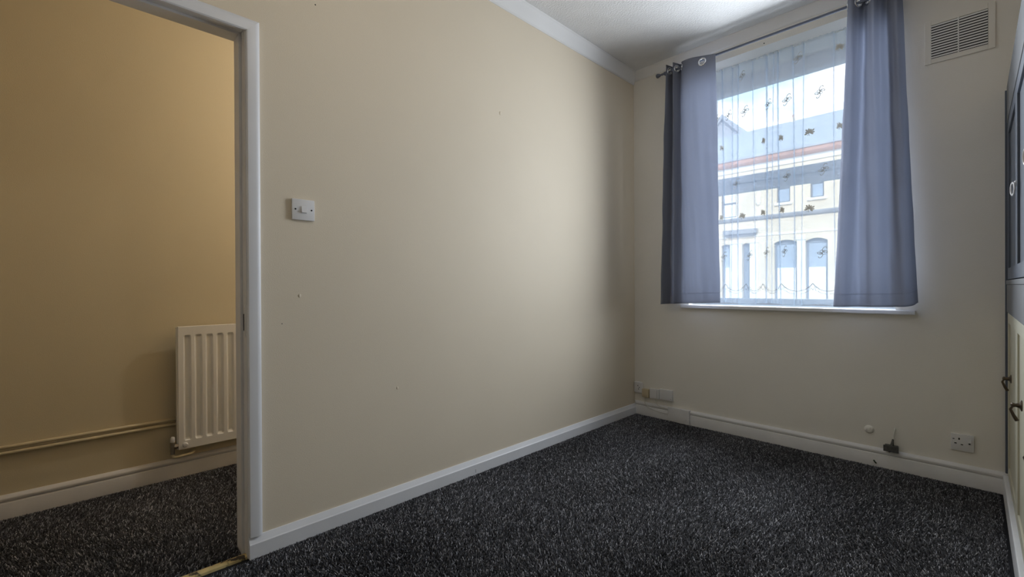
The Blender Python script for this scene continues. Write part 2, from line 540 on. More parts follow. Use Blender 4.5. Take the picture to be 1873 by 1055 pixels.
# ------------------------------------------------------------------ carpet pile
def carpet(name, regions, parent, seed):
    g = np.random.default_rng(seed)
    P = []
    for (x0, x1, y0, y1, sp) in regions:
        xs = np.arange(x0, x1, sp); ys = np.arange(y0, y1, sp)
        X, Y = np.meshgrid(xs, ys)
        p = np.stack([X.ravel(), Y.ravel()], 1) + g.uniform(-.55, .55, (X.size, 2))*sp
        p[:, 0] = np.clip(p[:, 0], x0, x1); p[:, 1] = np.clip(p[:, 1], y0, y1)
        P.append(np.concatenate([p, np.full((len(p), 1), sp)], 1))
    XA, XB = min(q[0] for q in regions), max(q[1] for q in regions)
    P = np.concatenate(P)
    n = len(P)
    # brushed nap: the lean drifts slowly across the floor
    wx = np.sin(P[:, 0]*5.1+1.7*np.sin(P[:, 1]*3.3)+.6) + .7*np.sin(P[:, 1]*7.7+P[:, 0]*4.0)
    wy = np.sin(P[:, 1]*4.3+1.9*np.sin(P[:, 0]*3.9)+2.0) + .7*np.sin(P[:, 0]*8.9-P[:, 1]*3.0)
    h = g.uniform(.006, .0115, n)
    edge = np.clip(np.minimum(np.minimum(P[:, 0]-XA, XB-P[:, 0]), -.024-P[:, 1])/.03, 0, 1)   # pile tucked down along the skirting
    h = h*(.45+.55*edge)
    lean = np.stack([wx*.30+g.normal(0, .50, n), wy*.30+g.normal(0, .50, n)], 1)*h[:, None]
    r = P[:, 2]*g.uniform(.34, .52, n)
    a0 = g.uniform(0, 2*np.pi, n)
    V = np.zeros((n, 6, 3), np.float32)
    for k in range(3):
        a = a0 + k*2*np.pi/3
        V[:, k, 0] = P[:, 0]+np.cos(a)*r*.75
        V[:, k, 1] = P[:, 1]+np.sin(a)*r*.75
        V[:, k, 2] = -.004
        a = a + .6
        V[:, 3+k, 0] = P[:, 0]+lean[:, 0]+np.cos(a)*r*.62
        V[:, 3+k, 1] = P[:, 1]+lean[:, 1]+np.sin(a)*r*.62
        V[:, 3+k, 2] = h - .001 + g.uniform(-.0015, .0015, n)
    base = (np.arange(n)*6)[:, None]
    F = np.concatenate([base+np.array([[0, 1, 4]]), base+np.array([[0, 4, 3]]), base+np.array([[1, 2, 5]]),
                        base+np.array([[1, 5, 4]]), base+np.array([[2, 0, 3]]), base+np.array([[2, 3, 5]]), base+np.array([[3, 4, 5]])], 0)
    me = bpy.data.meshes.new(name)
    me.vertices.add(n*6)
    me.vertices.foreach_set('co', V.ravel())
    nf = len(F)
    me.loops.add(nf*3)
    me.loops.foreach_set('vertex_index', F.astype(np.int32).ravel())
    me.polygons.add(nf)
    me.polygons.foreach_set('loop_start', np.arange(0, nf*3, 3, dtype=np.int32))
    me.update(calc_edges=True)
    at = me.attributes.new('tone', 'FLOAT', 'POINT')
    at.data.foreach_set('value', np.repeat(g.uniform(0, 1, n), 6).astype(np.float32))
    me.materials.append(MAT['carpet'])
    o = bpy.data.objects.new(name, me)
    COL.objects.link(o)
    o.parent = parent
    o['kind'] = 'stuff'
    return o
c1 = carpet('carpet_pile', [(.022, 2.06, -3.30, -.024, .0053), (.022, 2.06, YB, -3.30, .012)], floor, 3)
c1['label'] = 'charcoal twist-pile carpet of the room'
c2 = carpet('carpet_pile', [(HX+.022, -.042, -3.75, -2.45, .0055), (HX+.022, -.115, -2.45, 0, .014), (HX+.022, -.115, YB, -3.75, .014)], floor, 4)
c2['label'] = 'charcoal twist-pile carpet of the hall'

# ------------------------------------------------------------------ window
win = empty('window_1', (1.06, .38, OZ0), 'white sash window behind the net curtain', kind='structure')
FY0, FY1 = .365, .430
def wframe(b):
    box(b, OX0, OX0+.055, FY0, FY1, OZ0, OZ1, .003)
    box(b, OX1-.055, OX1, FY0, FY1, OZ0, OZ1, .003)
    box(b, OX0+.055, OX1-.055, FY0, FY1, 2.562, OZ1, .003)
    box(b, OX0+.055, OX1-.055, FY0, FY1, OZ0, .955, .003)
part('frame', 'gloss', win, wframe)
part('meeting_rail', 'gloss', win, lambda b: box(b, OX0+.055, OX1-.055, FY0+.008, FY1, 1.780, 1.845, .004))
part('meeting_rail', 'gloss', win, lambda b: box(b, OX0+.055, OX1-.055, FY0-.012, FY1-.03, 1.846, 1.902, .010))
part('pane', 'glass', win, lambda b: box(b, OX0+.050, OX1-.050, .398, .402, .950, 1.790))
part('pane', 'glass', win, lambda b: box(b, OX0+.050, OX1-.050, .388, .392, 1.890, 2.570))
part('sill', 'gloss', win, lambda b: (box(b, .41, 1.745, -.034, .012, .886, .910, .005), box(b, OX0, OX1, .008, FY0, .896, .910, .001)))

# ------------------------------------------------------------------ curtain rod
RY, RZ = -.090, 2.680
rod = empty('curtain_rod', (1.07, RY, RZ), 'thin dark grey metal curtain rod above the window', 'curtain rod')
part('rod', 'rod', rod, lambda b: tube(b, [(.300, RY, RZ), (1.860, RY, RZ)], .0085, 12), True, 40)
def finial(s, x):
    prof = [(.0085, 0), (.0095, .004), (.0075, .010), (.0075, .016), (.012, .024), (.0155, .034), (.0165, .044), (.013, .050), (.004, .052)]
    return lambda b: lathe(b, [(r, s*h) for r, h in prof], (x, RY, RZ), 'x', 16)
part('finial', 'rod', rod, finial(-1, .302), True, 40)
part('finial', 'rod', rod, finial(1, 1.858), True, 40)
for bx_ in (.324, 1.80):
    part('bracket', 'rod', rod, lambda b, x=bx_: (box(b, x-.011, x+.011, -.006, 0, RZ-.035, RZ+.03, .002), tube(b, [(x, -.003, RZ), (x, RY, RZ-.012)], .006, 8), lathe(b, [(.013, -.008), (.013, .008)], (x, RY, RZ), 'x', 14)), True, 40)

# ------------------------------------------------------------------ curtains
def catmull(pts, n):
    pts = [np.array(p, float) for p in pts]
    d = [0]
    for i in range(len(pts)-1): d.append(d[-1]+np.linalg.norm(pts[i+1]-pts[i]))
    d = np.array(d)/d[-1]
    ext = [2*pts[0]-pts[1]]+pts+[2*pts[-1]-pts[-2]]
    out = []
    for u in np.linspace(0, 1, n):
        i = min(int(np.searchsorted(d, u, side='right'))-1, len(pts)-2)
        t = (u-d[i])/(d[i+1]-d[i])
        p0, p1, p2, p3 = ext[i], ext[i+1], ext[i+2], ext[i+3]
        out.append(.5*((2*p1)+(-p0+p2)*t+(2*p0-5*p1+4*p2-p3)*t*t+(-p0+3*p1-3*p2+p3)*t**3))
    return np.array(out)

def smooth_path(pts, n=24): return [tuple(p) for p in catmull(pts, n)]

ring_bm = bmesh.new()
NR, NS = 20, 8
rv = []
for i in range(NR):
    a = 2*math.pi*i/NR
    row = []
    for j in range(NS):
        c = 2*math.pi*j/NS
        rr = .0235+.0065*math.cos(c)
        row.append(ring_bm.verts.new((math.cos(a)*rr, math.sin(c)*.0035, math.sin(a)*rr)))
    rv.append(row)
for i in range(NR):
    for j in range(NS):
        ring_bm.faces.new((rv[i][j], rv[(i+1) % NR][j], rv[(i+1) % NR][(j+1) % NS], rv[i][(j+1) % NS]))
ring_me = bpy.data.meshes.new('eyelet')
bmesh.ops.recalc_face_normals(ring_bm, faces=ring_bm.faces[:])
ring_bm.to_mesh(ring_me); ring_bm.free()
ring_me.polygons.foreach_set('use_smooth', [True]*len(ring_me.polygons))
ring_me.materials.append(MAT['chrome'])

def curtain(top, bot, z_bot, label, seed, pw=1.0, n=220, m=150, wr=.0022, extra=(), droop=0.0):
    g = np.random.default_rng(seed)
    T, B = catmull(top, n), catmull(bot, n)
    root = empty('curtain', (float(T[:, 0].mean()), RY, float(z_bot(0))), label, 'curtain', 'eyelet curtains at the window')
    ztop = RZ+.043
    ph = g.uniform(0, 6.28, 8)
    verts = np.zeros((m, n, 3))
    us = np.linspace(0, 1, n)
    for j in range(m):
        v = j/(m-1)
        w = v**pw
        s = T*(1-w)+B*w
        zz = (ztop-droop*np.clip((us-.5)/.5, 0, 1)**1.2)*(1-v)+np.array([z_bot(u) for u in us])*v
        amp = wr*min(1, v*4)
        rip = amp*(np.sin(us*31+v*5+ph[0])+.7*np.sin(us*57-v*7+ph[1])+.6*np.sin(v*23+us*9+ph[2])+.5*np.sin(v*41-us*17+ph[3]))
        verts[j, :, 0] = s[:, 0]+rip*.4
        verts[j, :, 1] = s[:, 1]+rip
        verts[j, :, 2] = zz
    # eyelets where the cloth crosses the rod
    eyes = []
    for i in range(1, n-1):
        if (T[i, 1]-RY)*(T[i+1, 1]-RY) <= 0 and T[i, 1] != T[i+1, 1]:
            if not eyes or abs(i-eyes[-1]) > 6: eyes.append(i)
    for xe in extra:
        eyes.append(int(np.argmin(np.abs(T[:, 0]-xe))))
    b = bmesh.new()
    vv = [[b.verts.new(verts[j, i]) for i in range(n)] for j in range(m)]
    ez = {i: (RZ-.024 if i in [int(np.argmin(np.abs(T[:, 0]-xe))) for xe in extra] else RZ) for i in eyes}
    ec = [Vector((T[i, 0], T[i, 1], ez[i])) for i in eyes]
    for j in range(m-1):
        for i in range(n-1):
            if j < 12:
                c = (vv[j][i].co+vv[j+1][i+1].co)*.5
                if any((c-e).length < .0225 for e in ec): continue
            b.faces.new((vv[j][i], vv[j][i+1], vv[j+1][i+1], vv[j+1][i]))
    cl = obj('cloth', b, 'fabric', root, True)
    sol = cl.modifiers.new('thickness', 'SOLIDIFY')
    sol.thickness = .0009
    # stitched hem
    hb = bmesh.new()
    jj = int((m-1)*.962)
    rows = []
    for i in range(0, n):
        p = Vector(verts[jj, i])
        q = Vector(verts[jj, min(i+1, n-1)])-Vector(verts[jj, max(i-1, 0)])
        rows.append(p)
    tube(hb, [p+Vector((0, -.0008, 0)) for p in rows[::3]], .0008, 5)
    obj('hem_seam', hb, 'fabric', root, True)
    for i in eyes:
        t = T[min(i+1, n-1)]-T[i-1]
        inst('eyelet', ring_me, (T[i, 0], T[i, 1], ez[i]), root, (0, 0, math.atan2(t[1], t[0])))
    return root

L_top = [(.336, -.082), (.349, -.128), (.362, -.090), (.374, -.052), (.388, -.088), (.402, -.126), (.418, -.092), (.432, -.056),
         (.462, -.100), (.535, -.121), (.616, -.115), (.705, -.106)]
L_bot = [(.277, -.080), (.297, -.128), (.325, -.090), (.350, -.062), (.378, -.098), (.402, -.128), (.430, -.100), (.455, -.088),
         (.500, -.110), (.570, -.136), (.650, -.126), (.729, -.088)]
curtain(L_top, L_bot, lambda u: .912+.022*u, 'blue-grey eyelet curtain beside the long wall, left of the net', 11, 1.0, extra=(.616,), droop=.040)
R_top = [(1.453, -.058), (1.462, -.112), (1.485, -.128), (1.508, -.090), (1.528, -.055), (1.552, -.090), (1.578, -.126), (1.603, -.090),
         (1.628, -.056), (1.652, -.092), (1.676, -.122), (1.698, -.082)]
R_bot = [(1.380, -.066), (1.398, -.128), (1.442, -.142), (1.476, -.106), (1.508, -.092), (1.552, -.120), (1.600, -.128), (1.640, -.104),
         (1.668, -.100), (1.702, -.122), (1.738, -.108), (1.760, -.072)]
curtain(R_top, R_bot, lambda u: .924+.010*u+.022*max(0, (u-.82)/.18)**2, 'blue-grey eyelet curtain flaring at the hem, right of the net below the vent', 12, 1.15)

# ------------------------------------------------------------------ net curtain
NY = .125
KN = 1.0312      # the photograph's positions were read on a plane 0.02 m in; carried back to the net's own depth
def nx(x): return 1.9683+(x-1.9683)*KN
def nz(z): return 1.05+(z-1.05)*KN
net = empty('net_curtain', (1.06, NY, 1.02), 'sheer white embroidered net curtain hanging in the window recess', 'net curtain')
part('wire', 'cable', net, lambda b: tube(b, [(OX0, NY+.004, 2.656), (OX1, NY+.004, 2.656)], .0025, 6), True)
creases = [.56, .60, .650, .709, .765, .817, .916, .988, 1.034, 1.073, 1.149, 1.205, 1.381, 1.44, 1.50, 1.57, 1.62, 1.65]
wides = {.988: .011, 1.073: .009, 1.149: .007, .709: .008, .817: .007, .765: .006}
def scallop_z(x):
    cusps = [nx(q) for q in (.50, .60, .725, .862, .969, 1.081, 1.257, 1.42, 1.55, 1.675)]
    for a, c in zip(cusps, cusps[1:]):
        if a <= x <= c:
            t = (x-a)/(c-a)
            return 1.070 - .056*math.sin(math.pi*t)**.6
    return 1.03
def net_path(v):
    """cross-section of the net at height fraction v (0 top, 1 bottom)"""
    pts = []
    x = OX0+.004
    k = 0
    for ci, c in enumerate(creases):
        cc = nx(c) + .010*math.sin(v*2.3+ci*1.9) - .006
        w = 1.25*wides.get(c, .005)*(1.0 - .35*v)
        steps = max(3, int((cc-w-x)/.012))
        for s in range(steps):
            t = s/steps
            xx = x+(cc-w-x)*t
            pts.append((xx, NY+.006*math.sin(math.pi*t)*(1 if ci % 2 else -1)))
        pts += [(cc-w*.2, NY-.004), (cc+w*.55, NY+.001), (cc+w*.35, NY+.008), (cc-w*.45, NY+.010), (cc-w*.55, NY+.014), (cc+w*.3, NY+.016), (cc+w*.45, NY+.019), (cc-w*.35, NY+.021), (cc-w*.4, NY+.023), (cc+w*.4, NY+.024)]
        x = cc+w
    steps = 5
    for s in range(steps+1):
        pts.append((x+(OX1-.004-x)*s/steps, NY))
    return pts
def net_cloth(b):
    M = 60
    rows = []
    npt = None
    base = net_path(0)
    npt = len(base)
    for j in range(M+1):
        v = j/M
        p = net_path(v)
        if len(p) != npt:
            q = np.array(p); s = np.linspace(0, 1, len(q)); t = np.linspace(0, 1, npt)
            p = np.stack([np.interp(t, s, q[:, 0]), np.interp(t, s, q[:, 1])], 1)
        row = []
        for (x, y) in p:
            z1 = .924+.006*math.sin(x*21)
            row.append(b.verts.new((x, y+(.004*math.sin(x*190) if j == 0 else 0), 2.664+(z1-2.664)*v)))
        rows.append(row)
    for j in range(M):
        for i in range(npt-1):
            b.faces.new((rows[j][i], rows[j][i+1], rows[j+1][i+1], rows[j+1][i]))
cloth_net = part('sheer_cloth', 'net', net, net_cloth, True)
def hook(cx, cz, r, a0, a1, n=9, grow=0.0):
    return [(cx+math.cos(a0+(a1-a0)*i/n)*r*(1+grow*i/n), 0, cz+math.sin(a0+(a1-a0)*i/n)*r*(1+grow*i/n)) for i in range(n+1)]
def swirl_mesh():
    b = bmesh.new()
    def arm(pts, ang, r=.0017):
        rot = Matrix.Rotation(ang, 3, 'Y')
        tube(b, [rot @ Vector(p) for p in smooth_path(pts, 16)], r, 5)
    tall = [(.004, 0, 0), (-.004, 0, .012), (-.002, 0, .026), (.006, 0, .036), (.014, 0, .034), (.014, 0, .028)]
    wide = [(0, 0, .002), (.012, 0, .006), (.022, 0, .002), (.026, 0, -.006), (.021, 0, -.010), (.016, 0, -.006)]
    for a in (0, math.pi):
        arm(tall, a+.18)
        arm(wide, a-.35)
    for (cx, cz, r) in ((-.006, .005, .008), (.006, -.005, .008), (.007, .006, .006), (-.008, -.006, .006)):
        tube(b, hook(cx, cz, r, .4, 6.2, 12), .0014, 5)
    bmesh.ops.recalc_face_normals(b, faces=b.faces[:])
    me = bpy.data.meshes.new('swirl_motif'); b.to_mesh(me); b.free()
    me.materials.append(MAT['thread'])
    return me
def flower_mesh():
    b = bmesh.new()
    for k in range(8):
        a = math.radians(-35+k*32)
        d = Vector((math.cos(a), 0, math.sin(a)))
        q = Vector((-d.z, 0, d.x))
        tip = d*(.026+.004*((k*7) % 3))
        ring = [Vector((0, 0, 0)), d*.012+q*.0045, tip*.85+q*.005, tip, tip*.85-q*.005, d*.012-q*.0045]
        lo = [b.verts.new(p+Vector((0, .0008, 0))) for p in ring]
        hi = [b.verts.new(p-Vector((0, .0008, 0))) for p in ring]
        b.faces.new(lo); b.faces.new(list(reversed(hi)))
        for i in range(6):
            b.faces.new((lo[i], lo[(i+1) % 6], hi[(i+1) % 6], hi[i]))
    tube(b, [(0, 0, 0), (-.006, 0, -.010), (-.016, 0, -.014)], .0014, 5)
    tube(b, [(-.004, 0, -.006), (-.002, 0, -.020)], .0014, 5)
    bmesh.ops.recalc_face_normals(b, faces=b.faces[:])
    me = bpy.data.meshes.new('flower_motif'); b.to_mesh(me); b.free()
    me.materials.append(MAT['petal'])
    return me
SW, FL = swirl_mesh(), flower_mesh()
for x, z, sx in ((.555, 2.262, .8), (.672, 2.262, .6), (.748, 2.270, .8), (.858, 2.268, 1), (1.006, 2.272, .7), (1.116, 2.270, 1), (1.298, 2.264, 1), (1.56, 2.264, .9),
                 (.60, 1.772, .7), (.80, 1.772, .8), (1.115, 1.771, .8), (1.317, 1.776, 1), (.715, 1.262, .8), (.887, 1.262, .6), (.993, 1.276, .6), (1.101, 1.278, .6), (1.31, 1.258, 1), (1.52, 1.262, .8),
                 (1.18, 2.52, 1), (.84, 2.52, .8)):
    inst('swirl_motif', SW, (nx(x), NY-.009, nz(z)), cloth_net, (0, random.uniform(-.1, .1), 0), (sx*1.05, 1, 1.05))
for x, z, sx in ((.60, 2.03, .8), (.702, 2.04, .5), (.975, 2.028, .4), (1.081, 2.022, .5), (1.242, 2.022, 1), (1.40, 2.02, .6), (.697, 1.537, .5), (.838, 1.535, .75),
                 (.972, 1.542, .5), (1.086, 1.545, .5), (1.240, 1.538, 1), (1.50, 1.537, .9), (1.40, 2.50, .8)):
    inst('flower_motif', FL, (nx(x), NY-.009, nz(z)), cloth_net, (0, random.uniform(-.15, .15), 0), (sx, 1, 1))
def lace(b):
    xs = np.linspace(OX0+.01, OX1-.008, 260)
    tube(b, [(x, NY-.006, scallop_z(x)) for x in xs], .0013, 5)
    for c in [nx(q) for q in (.60, .725, .862, .969, 1.081, 1.257, 1.42, 1.55)]:
        for s in (-1, 1):
            tube(b, [(c, NY-.006, 1.066), (c+s*.016, NY-.006, 1.048), (c+s*.006, NY-.006, 1.030), (c, NY-.006, 1.022)], .0010, 5)
            tube(b, [(c+s*.018, NY-.006, 1.046), (c+s*.036, NY-.006, 1.030), (c+s*.030, NY-.006, 1.014), (c+s*.014, NY-.006, 1.018), (c+s*.018, NY-.006, 1.040)], .0010, 5)
            tube(b, [(c+s*.03, NY-.006, 1.012), (c+s*.05, NY-.006, 1.0), (c+s*.075, NY-.006, .996)], .0009, 5)
part('lace_border', 'hem', net, lace, True)

# ------------------------------------------------------------------ air vent
vent = empty('air_vent', (1.916, 0, 2.34), 'white louvred air vent high on the window wall beside the right curtain', 'air vent')
vx0, vx1, vz0, vz1 = 1.810, 2.022, 2.275, 2.456
def vframe(b):
    f, o = .026, .0
    for (a, c, d, e) in ((vx0-f, vx0, vz0-f, vz1+f), (vx1, vx1+f, vz0-f, vz1+f), (vx0, vx1, vz0-f, vz0), (vx0, vx1, vz1, vz1+f)):
        box(b, a, c, -.007, 0, d, e, .002)
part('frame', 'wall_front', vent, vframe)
part('mullion', 'cornice', vent, lambda b: box(b, 1.9125, 1.9175, -.011, -.001, vz0, vz1, .0008))
part('backing', 'hole', vent, lambda b: box(b, vx0, vx1, -.0015, 0, vz0, vz1))
ns = 13
sb = bmesh.new()
wv = (vx1-vx0)/2-.003
prism(sb, [(-.010, -.0040), (-.0095, -.0052), (-.002, -.0010), (-.002, .0042), (-.0100, .0030)], 'x', -wv/2, wv/2)
sl0 = None
for k in range(ns):
    for cx in ((vx0+1.9125)/2, (vx1+1.9175)/2):
        zc = vz0+(k+.5)*(vz1-vz0)/ns
        if sl0 is None:
            sl0 = obj('slat', sb, 'cornice', vent)
            sl0.matrix_parent_inverse = vent.matrix_basis.inverted()
            sl0.location = (cx, 0, zc)
        else:
            inst('slat', sl0, (cx, 0, zc), vent)

# ------------------------------------------------------------------ light switch
sw = empty('light_switch', (0, -2.651, 1.378), 'white single light switch on the long wall near the doorway', 'light switch')
part('plate', 'plastic', sw, lambda b: box(b, 0, .011, -2.697, -2.606, 1.334, 1.421, .003), True, 40)
def rocker(b):
    prism(b, [(.0105, 1.364), (.0185, 1.366), (.0135, 1.391), (.0105, 1.392)], 'y', -2.6605, -2.6405)
part('rocker', 'plastic', sw, rocker)
for y in (-2.684, -2.619):
    part('screw', 'hole', sw, lambda b, y=y: lathe(b, [(.0034, .0), (.0034, .0014)], (.0105, y, 1.378), 'x', 12))

# ------------------------------------------------------------------ sockets in the corner
tel = empty('telephone_socket', (.043, 0, .22), 'small white phone socket tight in the corner above the skirting', 'socket')
part('plate', 'plastic', tel, lambda b: box(b, .004, .076, -.022, 0, .176, .266, .008, 3), True, 50)
for x, z in ((.040, .236), (.052, .222), (.046, .208)):
    part('pin_hole', 'hole', tel, lambda b, x=x, z=z: lathe(b, [(.004, -.0225), (.004, -.020)], (x, 0, z), 'y', 10))
jb = empty('junction_box', (.11, 0, .183), 'yellowed square cable box beside the corner phone socket', 'cable box', 'small cable boxes above the skirting')
part('cover', 'plastic_old', jb, lambda b: box(b, .079, .139, -.028, -.007, .150, .219, .004), True, 40)
part('base', 'plastic_old', jb, lambda b: box(b, .081, .137, -.007, 0, .147, .217, .001))
jb = empty('junction_box', (.188, 0, .19), 'narrow white cable box in the middle of the row near the corner', 'cable box', 'small cable boxes above the skirting')
part('cover', 'plastic', jb, lambda b: box(b, .148, .228, -.028, -.007, .155, .231, .003), True, 40)
part('base', 'plastic', jb, lambda b: box(b, .150, .226, -.007, 0, .152, .229, .001))
part('seam', 'hole', jb, lambda b: box(b, .2115, .2125, -.0284, -.027, .158, .228))
jb = empty('junction_box', (.285, 0, .19), 'wide white cable box ending the row near the corner', 'cable box', 'small cable boxes above the skirting')
part('cover', 'plastic', jb, lambda b: box(b, .233, .337, -.028, -.007, .158, .240, .003), True, 40)
part('base', 'plastic', jb, lambda b: box(b, .235, .335, -.007, 0, .155, .238, .001))
part('screw', 'hole', jb, lambda b: lathe(b, [(.002, -.0285), (.002, -.026)], (.325, 0, .172), 'y', 8))
cb = bmesh.new()
tube(cb, smooth_path([(.10, -.012, .149), (.100, -.016, .125), (.105, -.0235, .105), (.14, -.0245, .075), (.20, -.0245, .060), (.26, -.0245, .055), (.302, -.0245, .056)], 36), .0026, 6)
tag(obj('phone_cable', cb, 'cable', None, True), 'thin white cable drooping over the skirting below the corner boxes', 'cable', 'phone cables in the corner')
cb = bmesh.new()
tube(cb, smooth_path([(.19, -.012, .154), (.195, -.016, .130), (.215, -.0235, .108), (.25, -.0245, .098), (.302, -.0245, .094)], 30), .0022, 6)
tag(obj('phone_cable', cb, 'cable', None, True), 'short white cable dropping from the middle cable box to the skirting', 'cable', 'phone cables in the corner')
cc = empty('cable_cover', (.388, -.02, 0), 'white painted block boxed over the skirting near the corner', 'cable cover')
part('body', 'gloss_worn', cc, lambda b: box(b, .385, .476, -.036, -.0005, .004, .112, .003), True, 40)
part('side_panel', 'gloss_worn', cc, lambda b: box(b, .302, .385, -.029, -.0005, .004, .110, .002), True, 40)
part('screw', 'hole', cc, lambda b: lathe(b, [(.0018, -.0365), (.0018, -.034)], (.452, 0, .040), 'y', 8))

# ------------------------------------------------------------------ fittings right of the window
cap = bmesh.new()
lathe(cap, [(.003, -.012), (.010, -.0115), (.018, -.009), (.022, -.004), (.0235, 0)], (1.540, 0, .206), 'y', 18)
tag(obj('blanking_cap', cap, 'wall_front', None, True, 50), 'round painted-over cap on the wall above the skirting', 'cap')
ab = empty('aerial_box', (1.642, -.02, .11), 'dark metal cable box with a lead sitting on the skirting', 'cable box')
part('box', 'dark_box', ab, lambda b: box(b, 1.613, 1.672, -.044, -.003, .112, .141, .003), True, 40)
part('lip', 'dark_box', ab, lambda b: box(b, 1.609, 1.676, -.047, -.043, .109, .144, .001))
part('stub', 'dark_box', ab, lambda b: tube(b, [(1.634, -.030, .112), (1.634, -.030, .102)], .005, 8), True, 40)
part('strain_relief', 'dark_box', ab, lambda b: tube(b, [(1.645, -.022, .140), (1.647, -.020, .160), (1.649, -.019, .178)], [.009, .006, .004], 8), True, 40)
part('lead', 'cable', ab, lambda b: tube(b, smooth_path([(1.649, -.019, .176), (1.651, -.016, .200), (1.656, -.008, .228), (1.656, .002, .236)], 14), .0042, 8), True)
cb = bmesh.new()
tube(cb, [(1.563, -.023, .038), (1.568, -.025, .030), (1.575, -.023, .021)], .0038, 8)
tag(obj('cable_stub', cb, 'stub', None, True, 40), 'short dark cable end poking out of the skirting', 'cable')
so = empty('wall_socket', (1.927, 0, .222), 'white switched power socket at the right end of the window wall', 'socket')
part('plate', 'plastic', so, lambda b: box(b, 1.884, 1.970, -.011, 0, .179, .266, .003), True, 40)
for (x0, x1, z0, z1) in ((1.8905, 1.8975, .236, .240), (1.912, 1.918, .236, .246), (1.897, 1.906, .214, .219), (1.921, 1.930, .210, .215)):
    part('pin_hole', 'hole', so, lambda b, a=(x0, x1, z0, z1): box(b, a[0], a[1], -.0115, -.009, a[2], a[3]))
part('rocker', 'plastic', so, lambda b: prism(b, [(-.0105, .226), (-.0165, .228), (-.0125, .250), (-.0105, .251)], 'x', 1.945, 1.960))
part('indicator', 'hole', so, lambda b: box(b, 1.950, 1.957, -.0145, -.009, .219, .2245))

# ------------------------------------------------------------------ fitted cupboard on the right
CX = 2.087
cup = empty('fitted_cupboard', (2.35, -2.2, 0), 'built-in cupboard along the right wall, slate upper doors over cream lower doors', 'cupboard')
YE = YB+.01
part('carcass', 'slate_door', cup, lambda b: box(b, CX+.022, XR-.004, YE, -.001, .0, 2.03))
part('shadow_gap_scribe', 'slate_door', cup, lambda b: box(b, CX-.008, CX+.03, -.0215, -.0004, .110, 2.015, .0015), label='dark strip for the shadow gap against the window wall')  # solid dark strip put in for the shade of the gap
part('plinth', 'gloss', cup, lambda b: box(b, CX-.016, CX+.03, YE, -.0215, -.003, .100, .004))
part('top_rail', 'grey_rail', cup, lambda b: box(b, CX-.002, CX+.03, YE, -.0215, 1.850, 2.032, .003))
shelf = part('shelf_fascia', 'grey_rail', cup, lambda b: box(b, CX-.003, CX+.03, YE, -.0215, .915, 1.050, .002))
part('shelf_edge', 'grey_rail', cup, lambda b: box(b, CX-.006, CX+.03, YE, -.030, 1.050, 1.072, .004))
edges = [-.0225, -.663, -1.300, -1.940, -2.580, -3.220, -3.860, YE]
for k in range(len(edges)-1):
    a, c = edges[k+1]+.0025, edges[k]-.0025
    mid = (a+c)/2
    def panel_door(b, z0, z1, fr=.055, mid_d=.008):
        box(b, CX+mid_d, CX+.021, a+fr, c-fr, z0+fr, z1-fr)
        for (p, q, r, s) in ((a, a+fr, z0, z1), (c-fr, c, z0, z1), (a+fr, c-fr, z0, z0+fr), (a+fr, c-fr, z1-fr, z1)):
            box(b, CX, CX+.021, p, q, r, s, .002)
    d_up = part('door', 'slate_door', cup, lambda b: panel_door(b, 1.076, 1.846), label='slate blue upper door')
    yh = c-.078
    def ringpull(b):
        lathe(b, [(.012, -.002), (.012, -.006), (.006, -.010)], (CX, yh, 1.440), 'x', 14)
        tube(b, [(CX-.012-.004*math.sin(t), yh+.021*math.sin(t*1.0), 1.420+.024*math.cos(t)) for t in np.linspace(0, 2*math.pi, 21)], .0032, 8, False)
    if k > 0:
        part('ring_pull', 'plastic', d_up, ringpull, True, 40, 'white ring pull')
    d_lo = part('door', 'cream_door', cup, lambda b: panel_door(b, .104, .912, .05, .006), label='cream lower door')
    def drop(b):
        lathe(b, [(.019, 0), (.019, -.003), (.009, -.007), (.006, -.016), (.009, -.024), (.004, -.028)], (CX, mid+.0, .628), 'x', 14)
        tube(b, [(CX-.022, mid, .626), (CX-.028, mid, .612), (CX-.020, mid, .590), (CX-.012, mid, .574)], [.003, .004, .005, .006], 8)
    part('drop_handle', 'bronze', d_lo, drop, True, 40, 'bronze drop handle')

# ------------------------------------------------------------------ hall: radiator and pipes
rad = empty('radiator', (-1.09, -2.45, .16), 'white fluted panel radiator on the hall wall behind the door frame', 'radiator')
ry0, ry1, rz0, rz1 = -2.938, -2.030, .168, .842
RXF, RXB = -1.060, -1.086
def rpanel(b):
    # front skin with pressed vertical channels
    pitch = .0515
    ys = [ry0]
    kinds = []
    y = ry0+.026
    cols = [(ry0, 0)]
    while y+pitch < ry1:
        cols += [(y, 0), (y+.008, 1), (y+.026, 1), (y+.034, 0)]
        y += pitch
    cols.append((ry1, 0))
    zr = [(rz0, 0), (rz0+.046, 0), (rz0+.058, 1), (rz1-.060, 1), (rz1-.048, 0), (rz1, 0)]
    dep = .015
    grid = [[b.verts.new((RXF-dep*ky*kz, yy, zz)) for (yy, ky) in cols] for (zz, kz) in zr]
    for j in range(len(zr)-1):
        for i in range(len(cols)-1):
            b.faces.new((grid[j][i], grid[j][i+1], grid[j+1][i+1], grid[j+1][i]))
    back = [[b.verts.new((RXB, yy, zz)) for yy in (ry0, ry1)] for zz in (rz0, rz1)]
    b.faces.new((back[0][0], back[1][0], back[1][1], back[0][1]))
    nC = len(cols)
    b.faces.new([grid[0][i] for i in range(nC)]+[back[0][1], back[0][0]])
    b.faces.new([grid[-1][i] for i in range(nC)]+[back[1][1], back[1][0]])
    b.faces.new([grid[j][0] for j in range(len(zr))]+[back[1][0], back[0][0]])
    b.faces.new([grid[j][-1] for j in range(len(zr))]+[back[1][1], back[0][1]])
pn = part('panel', 'radiator', rad, rpanel)
